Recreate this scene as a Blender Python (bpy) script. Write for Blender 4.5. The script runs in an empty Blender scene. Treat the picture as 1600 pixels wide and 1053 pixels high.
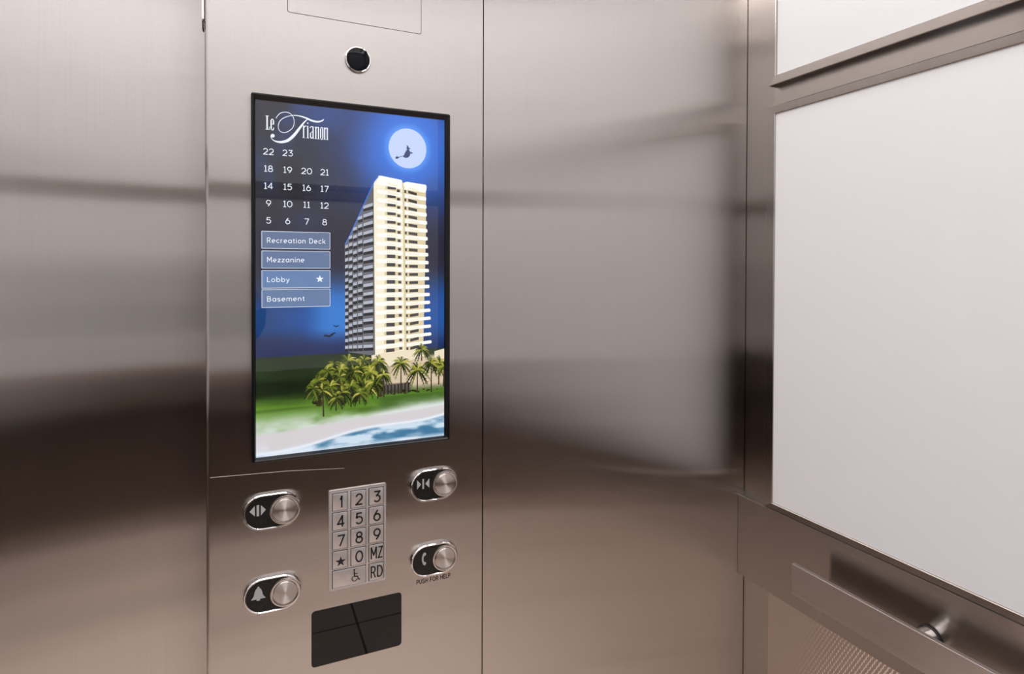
import bpy, bmesh, math, random
import numpy as np
from mathutils import Vector, Matrix

S = bpy.context.scene
COL = S.collection
PI = math.pi
random.seed(7)

# ------------------------------------------------------------------ camera
FPX, YAW, PITCH, ROLL, PY = 925.956, 0.42252, 0.012196, -0.00284, 428.417
CAMZ = 1.38
cd = bpy.data.cameras.new('camera')
cam = bpy.data.objects.new('camera', cd)
COL.objects.link(cam)
_c, _s = math.cos(YAW), math.sin(YAW)
_cp, _sp = math.cos(PITCH), math.sin(PITCH)
_cr, _sr = math.cos(ROLL), math.sin(ROLL)
R0 = Vector((_c, -_s, 0)); U0 = Vector((_sp * _s, _sp * _c, _cp)); F0 = Vector((_s * _cp, _c * _cp, -_sp))
Rv = R0 * _cr - U0 * _sr
Uv = R0 * _sr + U0 * _cr
M = Matrix.Identity(4)
for i in range(3):
    M[i][0] = Rv[i]; M[i][1] = Uv[i]; M[i][2] = -F0[i]
M[2][3] = CAMZ
cam.matrix_world = M
cd.sensor_width = 36.0
cd.lens = 36.0 * FPX / 1600.0
cd.shift_y = -(526.5 - PY) / 1600.0
cd.clip_start = 0.02
S.camera = cam

# ------------------------------------------------------------------ world, exposure
w = bpy.data.worlds.new('world'); S.world = w; w.use_nodes = True
w.node_tree.nodes['Background'].inputs[0].default_value = (0.9, 0.85, 0.8, 1)
w.node_tree.nodes['Background'].inputs[1].default_value = 0.0
S.view_settings.view_transform = 'Standard'
S.view_settings.look = 'None'
S.view_settings.exposure = 0.12
S.view_settings.gamma = 1.0
S.view_settings.use_curve_mapping = False
S.cycles.max_bounces = 16
S.cycles.glossy_bounces = 12
S.cycles.diffuse_bounces = 6
S.cycles.transparent_max_bounces = 12
S.cycles.sample_clamp_indirect = 6.0

# ------------------------------------------------------------------ cab dimensions (metres)
YF = 1.05            # front wall face
XR = 1.0782          # right wall face
YB = -1.12           # rear wall face
XL = -1.30           # left wall face
HC = 2.95            # ceiling
PRO = 0.02           # how far frames and the band stand off a wall

# ------------------------------------------------------------------ lamps of the car
def area(name, loc, sx, sy, power, color=(1, 0.95, 0.9), rot=(0, 0, 0)):
    l = bpy.data.lights.new(name, 'AREA'); l.shape = 'RECTANGLE'; l.size = sx; l.size_y = sy
    l.energy = power; l.color = color
    o = bpy.data.objects.new(name, l); o.location = loc; o.rotation_euler = rot; COL.objects.link(o)
    return o
area('ceiling_lamp', ((XL + XR) / 2, (YF + YB) / 2, HC - 0.03), 1.5, 1.3, 22.0, (1.0, 0.975, 0.975))
for _n, _x, _y, _sx, _sy in (('right', XR - 0.26, -0.03, 0.12, 1.8), ('left', XL + 0.26, -0.03, 0.12, 1.8), ('rear', -0.1, YB + 0.26, 1.8, 0.12), ('front', -0.1, YF - 0.26, 1.8, 0.12)):
    area('cove_lamp_' + _n, (_x, _y, HC - 0.03), _sx, _sy, 7.4, (1.0, 0.975, 0.975))

# ------------------------------------------------------------------ helpers
def lin(r, g, b):
    f = lambda v: (v / 255 / 12.92) if v / 255 <= 0.04045 else ((v / 255 + 0.055) / 1.055) ** 2.4
    return (f(r), f(g), f(b), 1.0)

def nt(name):
    m = bpy.data.materials.new(name); m.use_nodes = True
    t = m.node_tree; t.nodes.clear()
    out = t.nodes.new('ShaderNodeOutputMaterial')
    return m, t, out

def principled(name, col, rough=0.5, metal=0.0, spec=0.5, noise=None, coat=0.0):
    m, t, out = nt(name)
    p = t.nodes.new('ShaderNodeBsdfPrincipled')
    p.inputs['Base Color'].default_value = col
    p.inputs['Roughness'].default_value = rough
    p.inputs['Metallic'].default_value = metal
    p.inputs['Specular IOR Level'].default_value = spec
    p.inputs['Coat Weight'].default_value = coat
    if noise:
        tc = t.nodes.new('ShaderNodeTexCoord'); n = t.nodes.new('ShaderNodeTexNoise')
        n.inputs['Scale'].default_value = noise[0]; n.inputs['Detail'].default_value = 4
        t.links.new(tc.outputs['Object'], n.inputs['Vector'])
        mr = t.nodes.new('ShaderNodeMapRange')
        mr.inputs['To Min'].default_value = max(0, rough - noise[1]); mr.inputs['To Max'].default_value = rough + noise[1]
        t.links.new(n.outputs['Fac'], mr.inputs['Value']); t.links.new(mr.outputs[0], p.inputs['Roughness'])
    t.links.new(p.outputs[0], out.inputs[0])
    return m

def brushed(name, col, across=0.26, along=0.005, haze=0.12, vertical=True, streak=0.06, haze_ac=0.36, haze_al=0.02):
    """Brushed stainless steel: two anisotropic lobes, wide across the brush lines, tight along them."""
    m, t, out = nt(name)
    N = t.nodes.new; L = t.links.new
    tc = N('ShaderNodeTexCoord')
    mp = N('ShaderNodeMapping')
    mp.inputs['Scale'].default_value = (700, 700, 5) if vertical else (5, 5, 900)
    L(tc.outputs['Object'], mp.inputs['Vector'])
    nz = N('ShaderNodeTexNoise'); nz.inputs['Scale'].default_value = 1.0; nz.inputs['Detail'].default_value = 3
    L(mp.outputs[0], nz.inputs['Vector'])
    cr = N('ShaderNodeMapRange'); cr.inputs['To Min'].default_value = 1 - streak; cr.inputs['To Max'].default_value = 1 + streak
    L(nz.outputs['Fac'], cr.inputs['Value'])
    mul = N('ShaderNodeVectorMath'); mul.operation = 'SCALE'
    mul.inputs[0].default_value = col[:3]
    L(cr.outputs[0], mul.inputs['Scale'])
    tg = N('ShaderNodeTangent'); tg.direction_type = 'UV_MAP'; tg.uv_map = 'UVMap'
    def lobe(ac, al):
        g = N('ShaderNodeBsdfAnisotropic'); g.distribution = 'BECKMANN'
        g.inputs['Roughness'].default_value = math.sqrt(math.sqrt(ac * al))
        a = 1 - math.sqrt(al / ac)
        g.inputs['Anisotropy'].default_value = -a if vertical else a
        L(mul.outputs[0], g.inputs['Color']); L(tg.outputs[0], g.inputs['Tangent'])
        return g
    g1 = lobe(across, along); g2 = lobe(haze_ac, haze_al)
    mx = N('ShaderNodeMixShader'); mx.inputs[0].default_value = haze
    L(g1.outputs[0], mx.inputs[1]); L(g2.outputs[0], mx.inputs[2]); L(mx.outputs[0], out.inputs[0])
    return m

def emit(name, col, strength=1.0):
    m, t, out = nt(name)
    e = t.nodes.new('ShaderNodeEmission'); e.inputs[0].default_value = col; e.inputs[1].default_value = strength
    t.links.new(e.outputs[0], out.inputs[0])
    return m

STEEL = (0.52, 0.488, 0.466)
M_steel = brushed('steel_vertical_brush', STEEL)
TRIM = (0.42, 0.388, 0.365)       # darker satin alloy of the wall trim
M_steel_h = brushed('steel_horizontal_brush', TRIM, across=0.12, along=0.012, vertical=False)
M_rail = brushed('steel_handrail', (0.56, 0.52, 0.50), across=0.30, along=0.05, vertical=False, streak=0.16)
M_chrome = principled('polished_chrome', (0.78, 0.76, 0.75, 1), 0.07, 1.0)
M_satin = principled('satin_button_steel', (0.66, 0.62, 0.59, 1), 0.24, 1.0, noise=(900, 0.05))
M_key = principled('keypad_metal', (0.60, 0.57, 0.56, 1), 0.42, 0.85, noise=(500, 0.08))
M_black = principled('gloss_black_plastic', (0.003, 0.003, 0.003, 1), 0.015, 0, 0.38)
M_inlay = principled('black_button_inlay', (0.006, 0.006, 0.006, 1), 0.30, 0, 0.4)
M_bezel = principled('black_bezel', (0.004, 0.004, 0.005, 1), 0.2, 0, 0.25)
M_dome = principled('dark_lens', (0.003, 0.003, 0.005, 1), 0.10, 0, 0.12)
M_dark = principled('dark_gap_and_shadow', (0.02, 0.016, 0.014, 1), 0.7)  # dark joints, and the painted-in shadows on frame edges and under the band
M_legend = principled('black_legend', (0.012, 0.012, 0.014, 1), 0.4)
M_symbol = principled('grey_symbol', (0.36, 0.36, 0.36, 1), 0.45)
M_white = principled('white_strip', (0.80, 0.76, 0.74, 1), 0.4)
M_glasswhite = principled('white_back_painted_glass', (0.705, 0.710, 0.722, 1), 0.10, 0, 0.35)
M_post = brushed('corner_post_steel', TRIM)
M_frame = brushed('frame_steel', TRIM, across=0.20, along=0.012, vertical=True)
M_frame_h = brushed('frame_steel_h', TRIM, across=0.12, along=0.012, vertical=False)
M_ceil = principled('ceiling_white', (0.5, 0.48, 0.46, 1), 0.5)
M_scratch = principled('scratch', (0.75, 0.7, 0.66, 1), 0.5, 1.0)

def textured(name, colour, bump):
    m, t, out = nt(name); N = t.nodes.new; L = t.links.new
    p = N('ShaderNodeBsdfPrincipled'); p.inputs['Base Color'].default_value = colour
    p.inputs['Metallic'].default_value = 1; p.inputs['Roughness'].default_value = 0.2
    tc = N('ShaderNodeTexCoord'); sp = N('ShaderNodeSeparateXYZ'); L(tc.outputs['Object'], sp.inputs[0])
    def mth(op, a, b=None):
        n = N('ShaderNodeMath'); n.operation = op
        for i, v in enumerate((a, b)):
            if v is None: continue
            if isinstance(v, (int, float)): n.inputs[i].default_value = v
            else: L(v, n.inputs[i])
        return n.outputs[0]
    h = mth('ADD', sp.outputs[0], sp.outputs[1])          # run along the wall (either axis)
    k = 2 * PI / 0.0078
    a = mth('SINE', mth('MULTIPLY', mth('ADD', h, mth('DIVIDE', sp.outputs[2], 1.9)), k))
    b = mth('SINE', mth('MULTIPLY', mth('SUBTRACT', h, mth('DIVIDE', sp.outputs[2], 1.9)), k * 0.9))
    hh = mth('MULTIPLY', a, mth('ADD', mth('MULTIPLY', b, 0.3), 0.7))
    bp = N('ShaderNodeBump'); bp.inputs['Strength'].default_value = bump; bp.inputs['Distance'].default_value = 0.002
    L(hh, bp.inputs['Height']); L(bp.outputs[0], p.inputs['Normal'])
    L(p.outputs[0], out.inputs[0]); return m
M_tex = textured('embossed_steel', (0.56, 0.50, 0.46, 1), 0.24)
M_tex_dark = textured('embossed_steel_darkened', (0.17, 0.145, 0.13, 1), 0.2)  # darkened copy for the unseen rear and left panels, to deepen their reflections

def floor_mat():
    m, t, out = nt('stone_floor_tile'); N = t.nodes.new; L = t.links.new
    p = N('ShaderNodeBsdfPrincipled'); p.inputs['Roughness'].default_value = 0.35
    tc = N('ShaderNodeTexCoord'); mp = N('ShaderNodeMapping'); L(tc.outputs['Object'], mp.inputs[0])
    mp.inputs['Location'].default_value = (-0.502, 0.387, 0)
    br = N('ShaderNodeTexBrick'); br.offset = 0
    br.inputs['Scale'].default_value = 1.0; br.inputs['Mortar Size'].default_value = 0.004
    br.inputs['Brick Width'].default_value = 0.46; br.inputs['Row Height'].default_value = 0.46
    br.inputs['Color1'].default_value = (0.82, 0.68, 0.60, 1); br.inputs['Color2'].default_value = (0.79, 0.65, 0.57, 1)
    br.inputs['Mortar'].default_value = (0.10, 0.085, 0.075, 1)
    L(mp.outputs[0], br.inputs[0])
    nz = N('ShaderNodeTexNoise'); nz.inputs['Scale'].default_value = 9; nz.inputs['Detail'].default_value = 6
    L(tc.outputs['Object'], nz.inputs[0])
    mr = N('ShaderNodeMapRange'); mr.inputs['To Min'].default_value = 0.85; mr.inputs['To Max'].default_value = 1.15; L(nz.outputs[0], mr.inputs[0])
    v = N('ShaderNodeVectorMath'); v.operation = 'SCALE'; L(br.outputs[0], v.inputs[0]); L(mr.outputs[0], v.inputs['Scale'])
    L(v.outputs[0], p.inputs['Base Color']); L(p.outputs[0], out.inputs[0]); return m
M_floor = floor_mat()

def pane_mat():
    m, t, out = nt('thin_clear_pane'); N = t.nodes.new; L = t.links.new
    fr = N('ShaderNodeFresnel'); fr.inputs[0].default_value = 1.52
    mul = N('ShaderNodeMath'); mul.operation = 'MULTIPLY'; mul.inputs[1].default_value = 1.5; L(fr.outputs[0], mul.inputs[0])
    tr = N('ShaderNodeBsdfTransparent'); gl = N('ShaderNodeBsdfAnisotropic'); gl.inputs['Roughness'].default_value = 0.02
    mx = N('ShaderNodeMixShader'); L(mul.outputs[0], mx.inputs[0]); L(tr.outputs[0], mx.inputs[1]); L(gl.outputs[0], mx.inputs[2])
    L(mx.outputs[0], out.inputs[0]); return m
M_pane = pane_mat()

# ---- mesh builder: collects geometry in world coordinates
class MB:
    def __init__(self): self.v = []; self.f = []; self.mi = []
    def add(self, vs, fs, mi=0):
        b = len(self.v); self.v += [tuple(p) for p in vs]; self.f += [tuple(b + i for i in f) for f in fs]; self.mi += [mi] * len(fs)
    def box(self, x0, x1, y0, y1, z0, z1, bev=0.0, seg=2, mi=0):
        bm = bmesh.new(); bmesh.ops.create_cube(bm, size=1)
        for v in bm.verts:
            v.co = Vector((x0 + (v.co.x + .5) * (x1 - x0), y0 + (v.co.y + .5) * (y1 - y0), z0 + (v.co.z + .5) * (z1 - z0)))
        if bev > 0: bmesh.ops.bevel(bm, geom=bm.edges[:], offset=bev, segments=seg, profile=0.5, affect='EDGES')
        self.bm(bm, mi)
    def bm(self, bm, mi=0):
        bm.verts.index_update()
        self.add([v.co.copy() for v in bm.verts], [[v.index for v in f.verts] for f in bm.faces], mi); bm.free()
    def poly(self, pts, mi=0): self.add(pts, [list(range(len(pts)))], mi)
    def prism(self, prof, a, b, axis='y', bev=0.0, mi=0, seg=2):
        """profile in the (x,z) plane pushed from y=a (toward the viewer) to y=b, or (y,z) from x=a to x=b"""
        put = (lambda p, d: (p[0], d, p[1])) if axis == 'y' else ((lambda p, d: (d, p[0], p[1])) if axis == 'x' else (lambda p, d: (p[0], p[1], d)))
        bm = bmesh.new(); n = len(prof)
        A = [bm.verts.new(put(p, a)) for p in prof]; B = [bm.verts.new(put(p, b)) for p in prof]
        fa = bm.faces.new(A); bm.faces.new(B[::-1])
        for i in range(n): bm.faces.new((A[i], B[i], B[(i + 1) % n], A[(i + 1) % n]))
        bmesh.ops.recalc_face_normals(bm, faces=bm.faces[:])
        if bev > 0:
            bmesh.ops.bevel(bm, geom=[e for e in fa.edges], offset=bev, segments=seg, profile=0.5, affect='EDGES')
        self.bm(bm, mi)
    def ring(self, outer, inner, a, b, axis='y', mi=0, a_in=None):
        """frame between two loops with the same number of points, front at a (inner edge front at a_in), back at b"""
        if a_in is None: a_in = a
        put = (lambda p, d: (p[0], d, p[1])) if axis == 'y' else (lambda p, d: (d, p[0], p[1]))
        n = len(outer)
        vs = [put(p, a) for p in outer] + [put(p, a_in) for p in inner] + [put(p, b) for p in inner] + [put(p, b) for p in outer]
        fs = []
        for i in range(n):
            j = (i + 1) % n
            for k in range(4):
                fs.append((k * n + i, k * n + j, ((k + 1) % 4) * n + j, ((k + 1) % 4) * n + i))
        self.add(vs, fs, mi)
    def lathe(self, prof, c, axis='y', n=48, mi=0, sgn=-1):
        """profile (r, h): h measured from c toward the viewer"""
        vs = []; fs = []
        for (r, h) in prof:
            for k in range(n):
                t = 2 * PI * k / n
                if axis == 'y': vs.append((c[0] + r * math.cos(t), c[1] + sgn * h, c[2] + r * math.sin(t)))
                elif axis == 'x': vs.append((c[0] + sgn * h, c[1] + r * math.cos(t), c[2] + r * math.sin(t)))
                else: vs.append((c[0] + r * math.cos(t), c[1] + r * math.sin(t), c[2] + sgn * h))
        m = len(prof)
        for i in range(m - 1):
            for k in range(n):
                fs.append((i * n + k, i * n + (k + 1) % n, (i + 1) * n + (k + 1) % n, (i + 1) * n + k))
        if prof[-1][0] > 1e-6: fs.append(tuple((m - 1) * n + k for k in range(n)))
        self.add(vs, fs, mi)
    def ball(self, c, r, sx=1, sy=1, sz=1, u=10, mi=0):
        bm = bmesh.new(); bmesh.ops.create_icosphere(bm, subdivisions=1, radius=r)
        for v in bm.verts: v.co = Vector((v.co.x * sx + c[0], v.co.y * sy + c[1], v.co.z * sz + c[2]))
        self.bm(bm, mi)
    def build(self, name, mats, parent=None, smooth=None):
        org = Vector(root_loc(parent)) if parent else None
        if org is None:
            a = np.array(self.v); lo, hi = a.min(0), a.max(0)
            org = Vector(((lo[0] + hi[0]) / 2, (lo[1] + hi[1]) / 2, lo[2]))
        me = bpy.data.meshes.new(name)
        me.from_pydata([(p[0] - org.x, p[1] - org.y, p[2] - org.z) for p in self.v], [], self.f)
        if not isinstance(mats, (list, tuple)): mats = [mats]
        for m in mats: me.materials.append(m)
        me.polygons.foreach_set('material_index', self.mi)
        bm = bmesh.new(); bm.from_mesh(me); bmesh.ops.recalc_face_normals(bm, faces=bm.faces[:])
        uv = bm.loops.layers.uv.new('UVMap')
        for f in bm.faces:
            nx, ny, nz = abs(f.normal.x), abs(f.normal.y), abs(f.normal.z)
            for l in f.loops:
                p = l.vert.co
                l[uv].uv = (p.x, p.z) if ny >= nx and ny >= nz else ((p.y, p.z) if nx >= nz else (p.x, p.y))
        bm.to_mesh(me); bm.free()
        if smooth is not None:
            me.shade_smooth()
            me.set_sharp_from_angle(angle=math.radians(smooth))
        o = bpy.data.objects.new(name, me); COL.objects.link(o)
        if parent: o.parent = parent
        else: o.location = org
        return o

def root_loc(o):
    while o.parent: o = o.parent
    return o.location

def thing(name, label, cat, loc, group=None):
    o = bpy.data.objects.new(name, None); o.empty_display_size = 0.05; COL.objects.link(o); o.location = loc
    o['label'] = label; o['category'] = cat
    if group: o['group'] = group
    return o
def tag(o, label, cat, group=None):
    o['label'] = label; o['category'] = cat
    if group: o['group'] = group
    return o
def structure(o, label=None, cat=None):
    o['kind'] = 'structure'
    if label: o['label'] = label; o['category'] = cat
    return o

def rrect(x0, x1, z0, z1, r, n=6):
    pts = []
    for cx, cz, a0 in ((x1 - r, z1 - r, 0), (x0 + r, z1 - r, 90), (x0 + r, z0 + r, 180), (x1 - r, z0 + r, 270)):
        for k in range(n + 1):
            a = math.radians(a0 + 90 * k / n); pts.append((cx + r * math.cos(a), cz + r * math.sin(a)))
    return pts
def stadium(cx, cz, hw, hh, n=16):
    pts = []
    for s, a0 in ((1, -90), (-1, 90)):
        for k in range(n + 1):
            a = math.radians(a0 + 180 * k / n); pts.append((cx + s * (hw - hh) + hh * math.cos(a), cz + hh * math.sin(a)))
    return pts

# stroke lettering in a unit box (cap height 10, y down)
def arc(cx, cy, rx, ry, a0, a1, n=14): return [(cx + rx * math.cos(math.radians(a0 + (a1 - a0) * k / n)), cy + ry * math.sin(math.radians(a0 + (a1 - a0) * k / n))) for k in range(n + 1)]
DIG = {
 '0': (7.8, [arc(3.9, 5, 3.5, 4.6, 0, 360, 24)]),
 '1': (4.4, [[(0.3, 1.6), (2.3, 0.5), (2.3, 9.6)], [(0.2, 9.6), (4.3, 9.6)]]),
 '2': (7.2, [arc(3.5, 3.4, 3.0, 2.95, 195, 385, 12) + [(0.5, 9.55), (6.9, 9.55)]]),
 '3': (7.0, [[(0.6, 0.5), (6.2, 0.5), (3.2, 4.2)] + arc(3.4, 6.7, 3.0, 2.85, -75, 150, 14)]),
 '4': (7.6, [[(5.2, 9.8), (5.2, 0.5), (0.4, 7.2), (7.3, 7.2)]]),
 '5': (7.0, [[(6.2, 0.5), (1.4, 0.5), (1.0, 4.3)] + arc(3.3, 6.6, 3.2, 3.0, -125, 150, 16)]),
 '6': (7.2, [arc(3.6, 6.6, 3.1, 3.0, 0, 360, 20), [(0.7, 5.6), (2.4, 2.6), (4.4, 0.3)]]),
 '7': (6.8, [[(0.3, 0.5), (6.4, 0.5), (2.4, 9.8)]]),
 '8': (7.2, [arc(3.6, 2.6, 2.5, 2.2, 0, 360, 18), arc(3.6, 7.1, 3.1, 2.6, 0, 360, 20)]),
 '9': (7.2, [arc(3.6, 3.4, 3.1, 3.0, 0, 360, 20), [(6.5, 4.4), (4.8, 7.4), (2.8, 9.7)]]),
}
DIG.update({
 'one': (4.2, [[(0.7, 2.7), (2.2, 2.2), (3.1, 0.3), (3.1, 9.9)]]),
 'R': (6.4, [[(0.7, 9.9), (0.7, 0.6), (3.3, 0.6)] + arc(3.3, 2.95, 2.3, 2.35, -80, 80, 10) + [(3.3, 5.3), (0.7, 5.3)], [(3.5, 5.3), (5.9, 9.9)]]),
 'D': (7.2, [[(0.7, 9.4), (0.7, 0.6), (2.8, 0.6)] + arc(2.8, 5.0, 3.8, 4.4, -85, 85, 14) + [(2.8, 9.4), (0.4, 9.4)]]),
 'M': (8.4, [[(0.8, 9.9), (0.8, 0.5), (4.2, 6.6), (7.6, 0.5), (7.6, 9.9)]]),
 'Z': (6.4, [[(0.4, 0.6), (5.8, 0.6), (0.6, 9.4), (6.1, 9.4)]]),
 'L': (5.2, [[(0.7, 0.1), (0.7, 9.4), (5.0, 9.4)]]),
 'B': (6.6, [[(0.7, 9.4), (0.7, 0.6), (3.0, 0.6)] + arc(3.1, 2.7, 2.2, 2.1, -85, 85, 10) + [(3.0, 4.8), (0.7, 4.8)], [(3.0, 4.8)] + arc(3.3, 7.1, 2.6, 2.3, -85, 85, 10) + [(3.0, 9.4), (0.4, 9.4)]]),
 'P': (6.2, [[(0.7, 9.9), (0.7, 0.6), (3.3, 0.6)] + arc(3.3, 3.1, 2.3, 2.5, -80, 80, 10) + [(3.3, 5.6), (0.7, 5.6)]]),
 'U': (7.2, [[(0.7, 0.1), (0.7, 6.4)] + arc(3.6, 6.4, 2.9, 3.0, 170, 10, 12) + [(6.5, 6.4), (6.5, 0.1)]]),
 'S': (6.6, [arc(3.3, 2.9, 2.6, 2.3, -25, -260, 14) + arc(3.3, 7.2, 2.8, 2.3, -75, 160, 14)]),
 'H': (7.0, [[(0.7, 0.1), (0.7, 9.9)], [(6.3, 0.1), (6.3, 9.9)], [(0.7, 4.8), (6.3, 4.8)]]),
 'F': (5.8, [[(0.7, 9.9), (0.7, 0.6), (5.6, 0.6)], [(0.7, 5.0), (5.0, 5.0)]]),
 'O': (8.2, [arc(4.1, 5.0, 3.5, 4.5, 0, 360, 24)]),
 'E': (6.0, [[(5.7, 0.6), (0.7, 0.6), (0.7, 9.4), (5.8, 9.4)], [(0.7, 4.9), (5.3, 4.9)]]),
 'e': (6.2, [[(0.9, 6.6), (5.5, 6.6)] + arc(3.1, 6.6, 2.5, 2.9, 0, -305, 18)]),
 'c': (5.6, [arc(3.2, 6.6, 2.6, 2.9, -45, -315, 18)]),
 'r': (3.8, [[(0.7, 3.6), (0.7, 9.9)], [(0.7, 6.2)] + arc(3.0, 6.0, 2.3, 2.4, 190, 280, 8)]),
 'a': (6.4, [arc(3.1, 6.6, 2.5, 2.9, 0, 360, 20), [(5.7, 3.6), (5.7, 9.9)]]),
 't': (3.8, [[(1.7, 1.5), (1.7, 8.4), (2.4, 9.4), (3.5, 9.3)], [(0.2, 3.9), (3.5, 3.9)]]),
 'i': (1.6, [[(0.8, 3.6), (0.8, 9.9)], [(0.8, 0.9), (0.8, 2.1)]]),
 'o': (6.4, [arc(3.2, 6.6, 2.6, 2.9, 0, 360, 20)]),
 'n': (5.8, [[(0.7, 3.6), (0.7, 9.9)], [(0.7, 6.0)] + arc(2.9, 6.0, 2.2, 2.3, 195, 355, 10) + [(5.1, 9.9)]]),
 'm': (9.0, [[(0.7, 3.6), (0.7, 9.9)], [(0.7, 6.0)] + arc(2.6, 6.0, 1.9, 2.3, 195, 355, 10) + [(4.5, 9.9)], [(4.5, 6.0)] + arc(6.4, 6.0, 1.9, 2.3, 195, 355, 10) + [(8.3, 9.9)]]),
 'k': (5.4, [[(0.7, 0.0), (0.7, 9.9)], [(4.9, 3.8), (0.9, 7.2)], [(2.2, 6.2), (5.2, 9.9)]]),
 'z': (5.2, [[(0.4, 4.1), (4.7, 4.1), (0.5, 9.4), (5.0, 9.4)]]),
 'b': (6.4, [arc(3.3, 6.6, 2.6, 2.9, 0, 360, 20), [(0.7, 0.0), (0.7, 9.9)]]),
 'y': (5.6, [[(0.4, 3.8), (2.8, 9.4)], [(5.2, 3.8), (2.4, 10.6), (1.6, 12.0), (0.3, 12.2)]]),
 's': (4.8, [arc(2.4, 5.3, 1.9, 1.5, -30, -250, 12) + arc(2.4, 8.1, 2.0, 1.5, -70, 155, 12)]),
 ' ': (3.0, []),
})
def stroke_text(mb, body, put, wd, gap=1.5, mi=0):
    """draw a word with strokes; put maps unit coordinates (0..1 across the word, 0..10 down the cap height) to the world; aspect keeps stroke width even"""
    keys = body if isinstance(body, list) else list(body)
    tot = sum(DIG[k][0] for k in keys) + gap * (len(keys) - 1); x = 0.0
    for k in keys:
        for st in DIG[k][1]:
            cl_ = len(st) > 15 and abs(st[0][0] - st[-1][0]) < 1e-6 and abs(st[0][1] - st[-1][1]) < 1e-6
            stroke(mb, [put((x + p[0]) / tot, p[1]) for p in (st[:-1] if cl_ else st)], wd, cl_, mi)
        x += DIG[k][0] + gap
def stroke(mb, pts, wd, closed=False, mi=0):
    """flat ribbon of even width along points on a plane facing the car (y constant)"""
    if not closed:                    # break at sharp corners, lapping the two strokes there
        for i in range(1, len(pts) - 1):
            a = Vector(pts[i]) - Vector(pts[i - 1]); c = Vector(pts[i + 1]) - Vector(pts[i])
            if a.length > 0 and c.length > 0 and a.angle(c) > math.radians(50):
                h = wd * 0.46
                p1 = Vector(pts[i]) + a.normalized() * h; p2 = Vector(pts[i]) - c.normalized() * h
                stroke(mb, list(pts[:i]) + [tuple(p1)], wd, False, mi)
                stroke(mb, [tuple(p2)] + list(pts[i + 1:]), wd, False, mi); return
    y = pts[0][1]; P = [Vector((p[0], p[2])) for p in pts]; n = len(P); vs = []
    for i in range(n):
        a = P[i - 1] if (i > 0 or closed) else P[i]; c = P[(i + 1) % n] if (i < n - 1 or closed) else P[i]
        d = (c - a).normalized(); nn = Vector((-d.y, d.x)); k = 1.0
        if 0 < i < n - 1 or closed:
            d1 = (P[i] - P[i - 1]).normalized(); k = 1.0 / max(0.42, abs(Vector((-d1.y, d1.x)).dot(nn)))
        o = nn * wd / 2 * k
        vs += [(P[i].x + o.x, y, P[i].y + o.y), (P[i].x - o.x, y, P[i].y - o.y)]
    m = n if closed else n - 1
    mb.add(vs, [(2 * i, 2 * i + 1, 2 * ((i + 1) % n) + 1, 2 * ((i + 1) % n)) for i in range(m)], mi)

# ================================================================== THE CAR SHELL
b = MB(); b.box(XL - 0.1, XR + 0.1, YB - 0.1, YF + 0.5, -0.06, 0.0); structure(b.build('floor', M_floor))
b = MB(); b.box(XL - 0.1, XR + 0.1, YB - 0.1, YF + 0.5, HC, HC + 0.06); structure(b.build('ceiling', M_ceil))

# front wall: one tall steel sheet right of the control panel, dark backing behind the joints
b = MB(); b.box(0.4126, XR - 0.0012, YF, YF + 0.02, 0.0, HC, 0.0006, 1)
structure(b.build('wall_front', M_steel))
b = MB(); b.box(-0.05, XR + 0.06, YF + 0.021, YF + 0.03, 0.0, HC)
structure(b.build('trim_1', M_dark))

# elevator door, set back behind the control panel's left edge
b = MB(); b.box(-0.98, -0.03, YF + 0.16, YF + 0.19, 0.0, 2.4, 0.001, 1)
structure(b.build('door_1', M_steel), 'brushed steel elevator door at the far left', 'door')
b = MB(); b.box(XL, -0.985, YF, YF + 0.19, 0.0, HC); b.box(-0.985, -0.03, YF + 0.1, YF + 0.19, 2.4, HC)
structure(b.build('trim_2', M_steel))

# a car wall in local terms: u along the wall, n into the car, z up
def put_fn(side):
    if side == 'right': return lambda u, n, z: (XR - n, u, z)
    if side == 'left': return lambda u, n, z: (XL + n, u, z)
    return lambda u, n, z: (u, YB + n, z)
def lbox(mb, put, u0, u1, n0, n1, z0, z1, bev=0.0, seg=1, mi=0):
    a = put(u0, n0, z0); c = put(u1, n1, z1)
    mb.box(min(a[0], c[0]), max(a[0], c[0]), min(a[1], c[1]), max(a[1], c[1]), z0, z1, bev, seg, mi)

def frame_ring(mb, put, u0, u1, z0, z1, iu0, iu1, iz0, iz1, nf, nb):
    """mitred flat frame with softened edges; horizontals use material 1"""
    e = 0.0012
    loops = [((u0, u1, z0, z1), 0.0004), ((u0, u1, z0, z1), nf - e), ((u0 + e, u1 - e, z0 + e, z1 - e), nf),
             ((iu0 - e, iu1 + e, iz0 - e, iz1 + e), nb), ((iu0, iu1, iz0, iz1), nb - e), ((iu0, iu1, iz0, iz1), 0.0)]
    Ls = []
    for (q, n) in loops: Ls.append([put(q[0], n, q[2]), put(q[1], n, q[2]), put(q[1], n, q[3]), put(q[0], n, q[3])])
    for i in range(4):
        j = (i + 1) % 4
        for k, (A, B) in enumerate(zip(Ls, Ls[1:])):
            mb.add([A[i], A[j], B[j], B[i]], [(0, 1, 2, 3)], 1 if i in (0, 2) else (2 if k == 1 else 0))  # outer bevel of the uprights painted dark as an edge shadow

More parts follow.
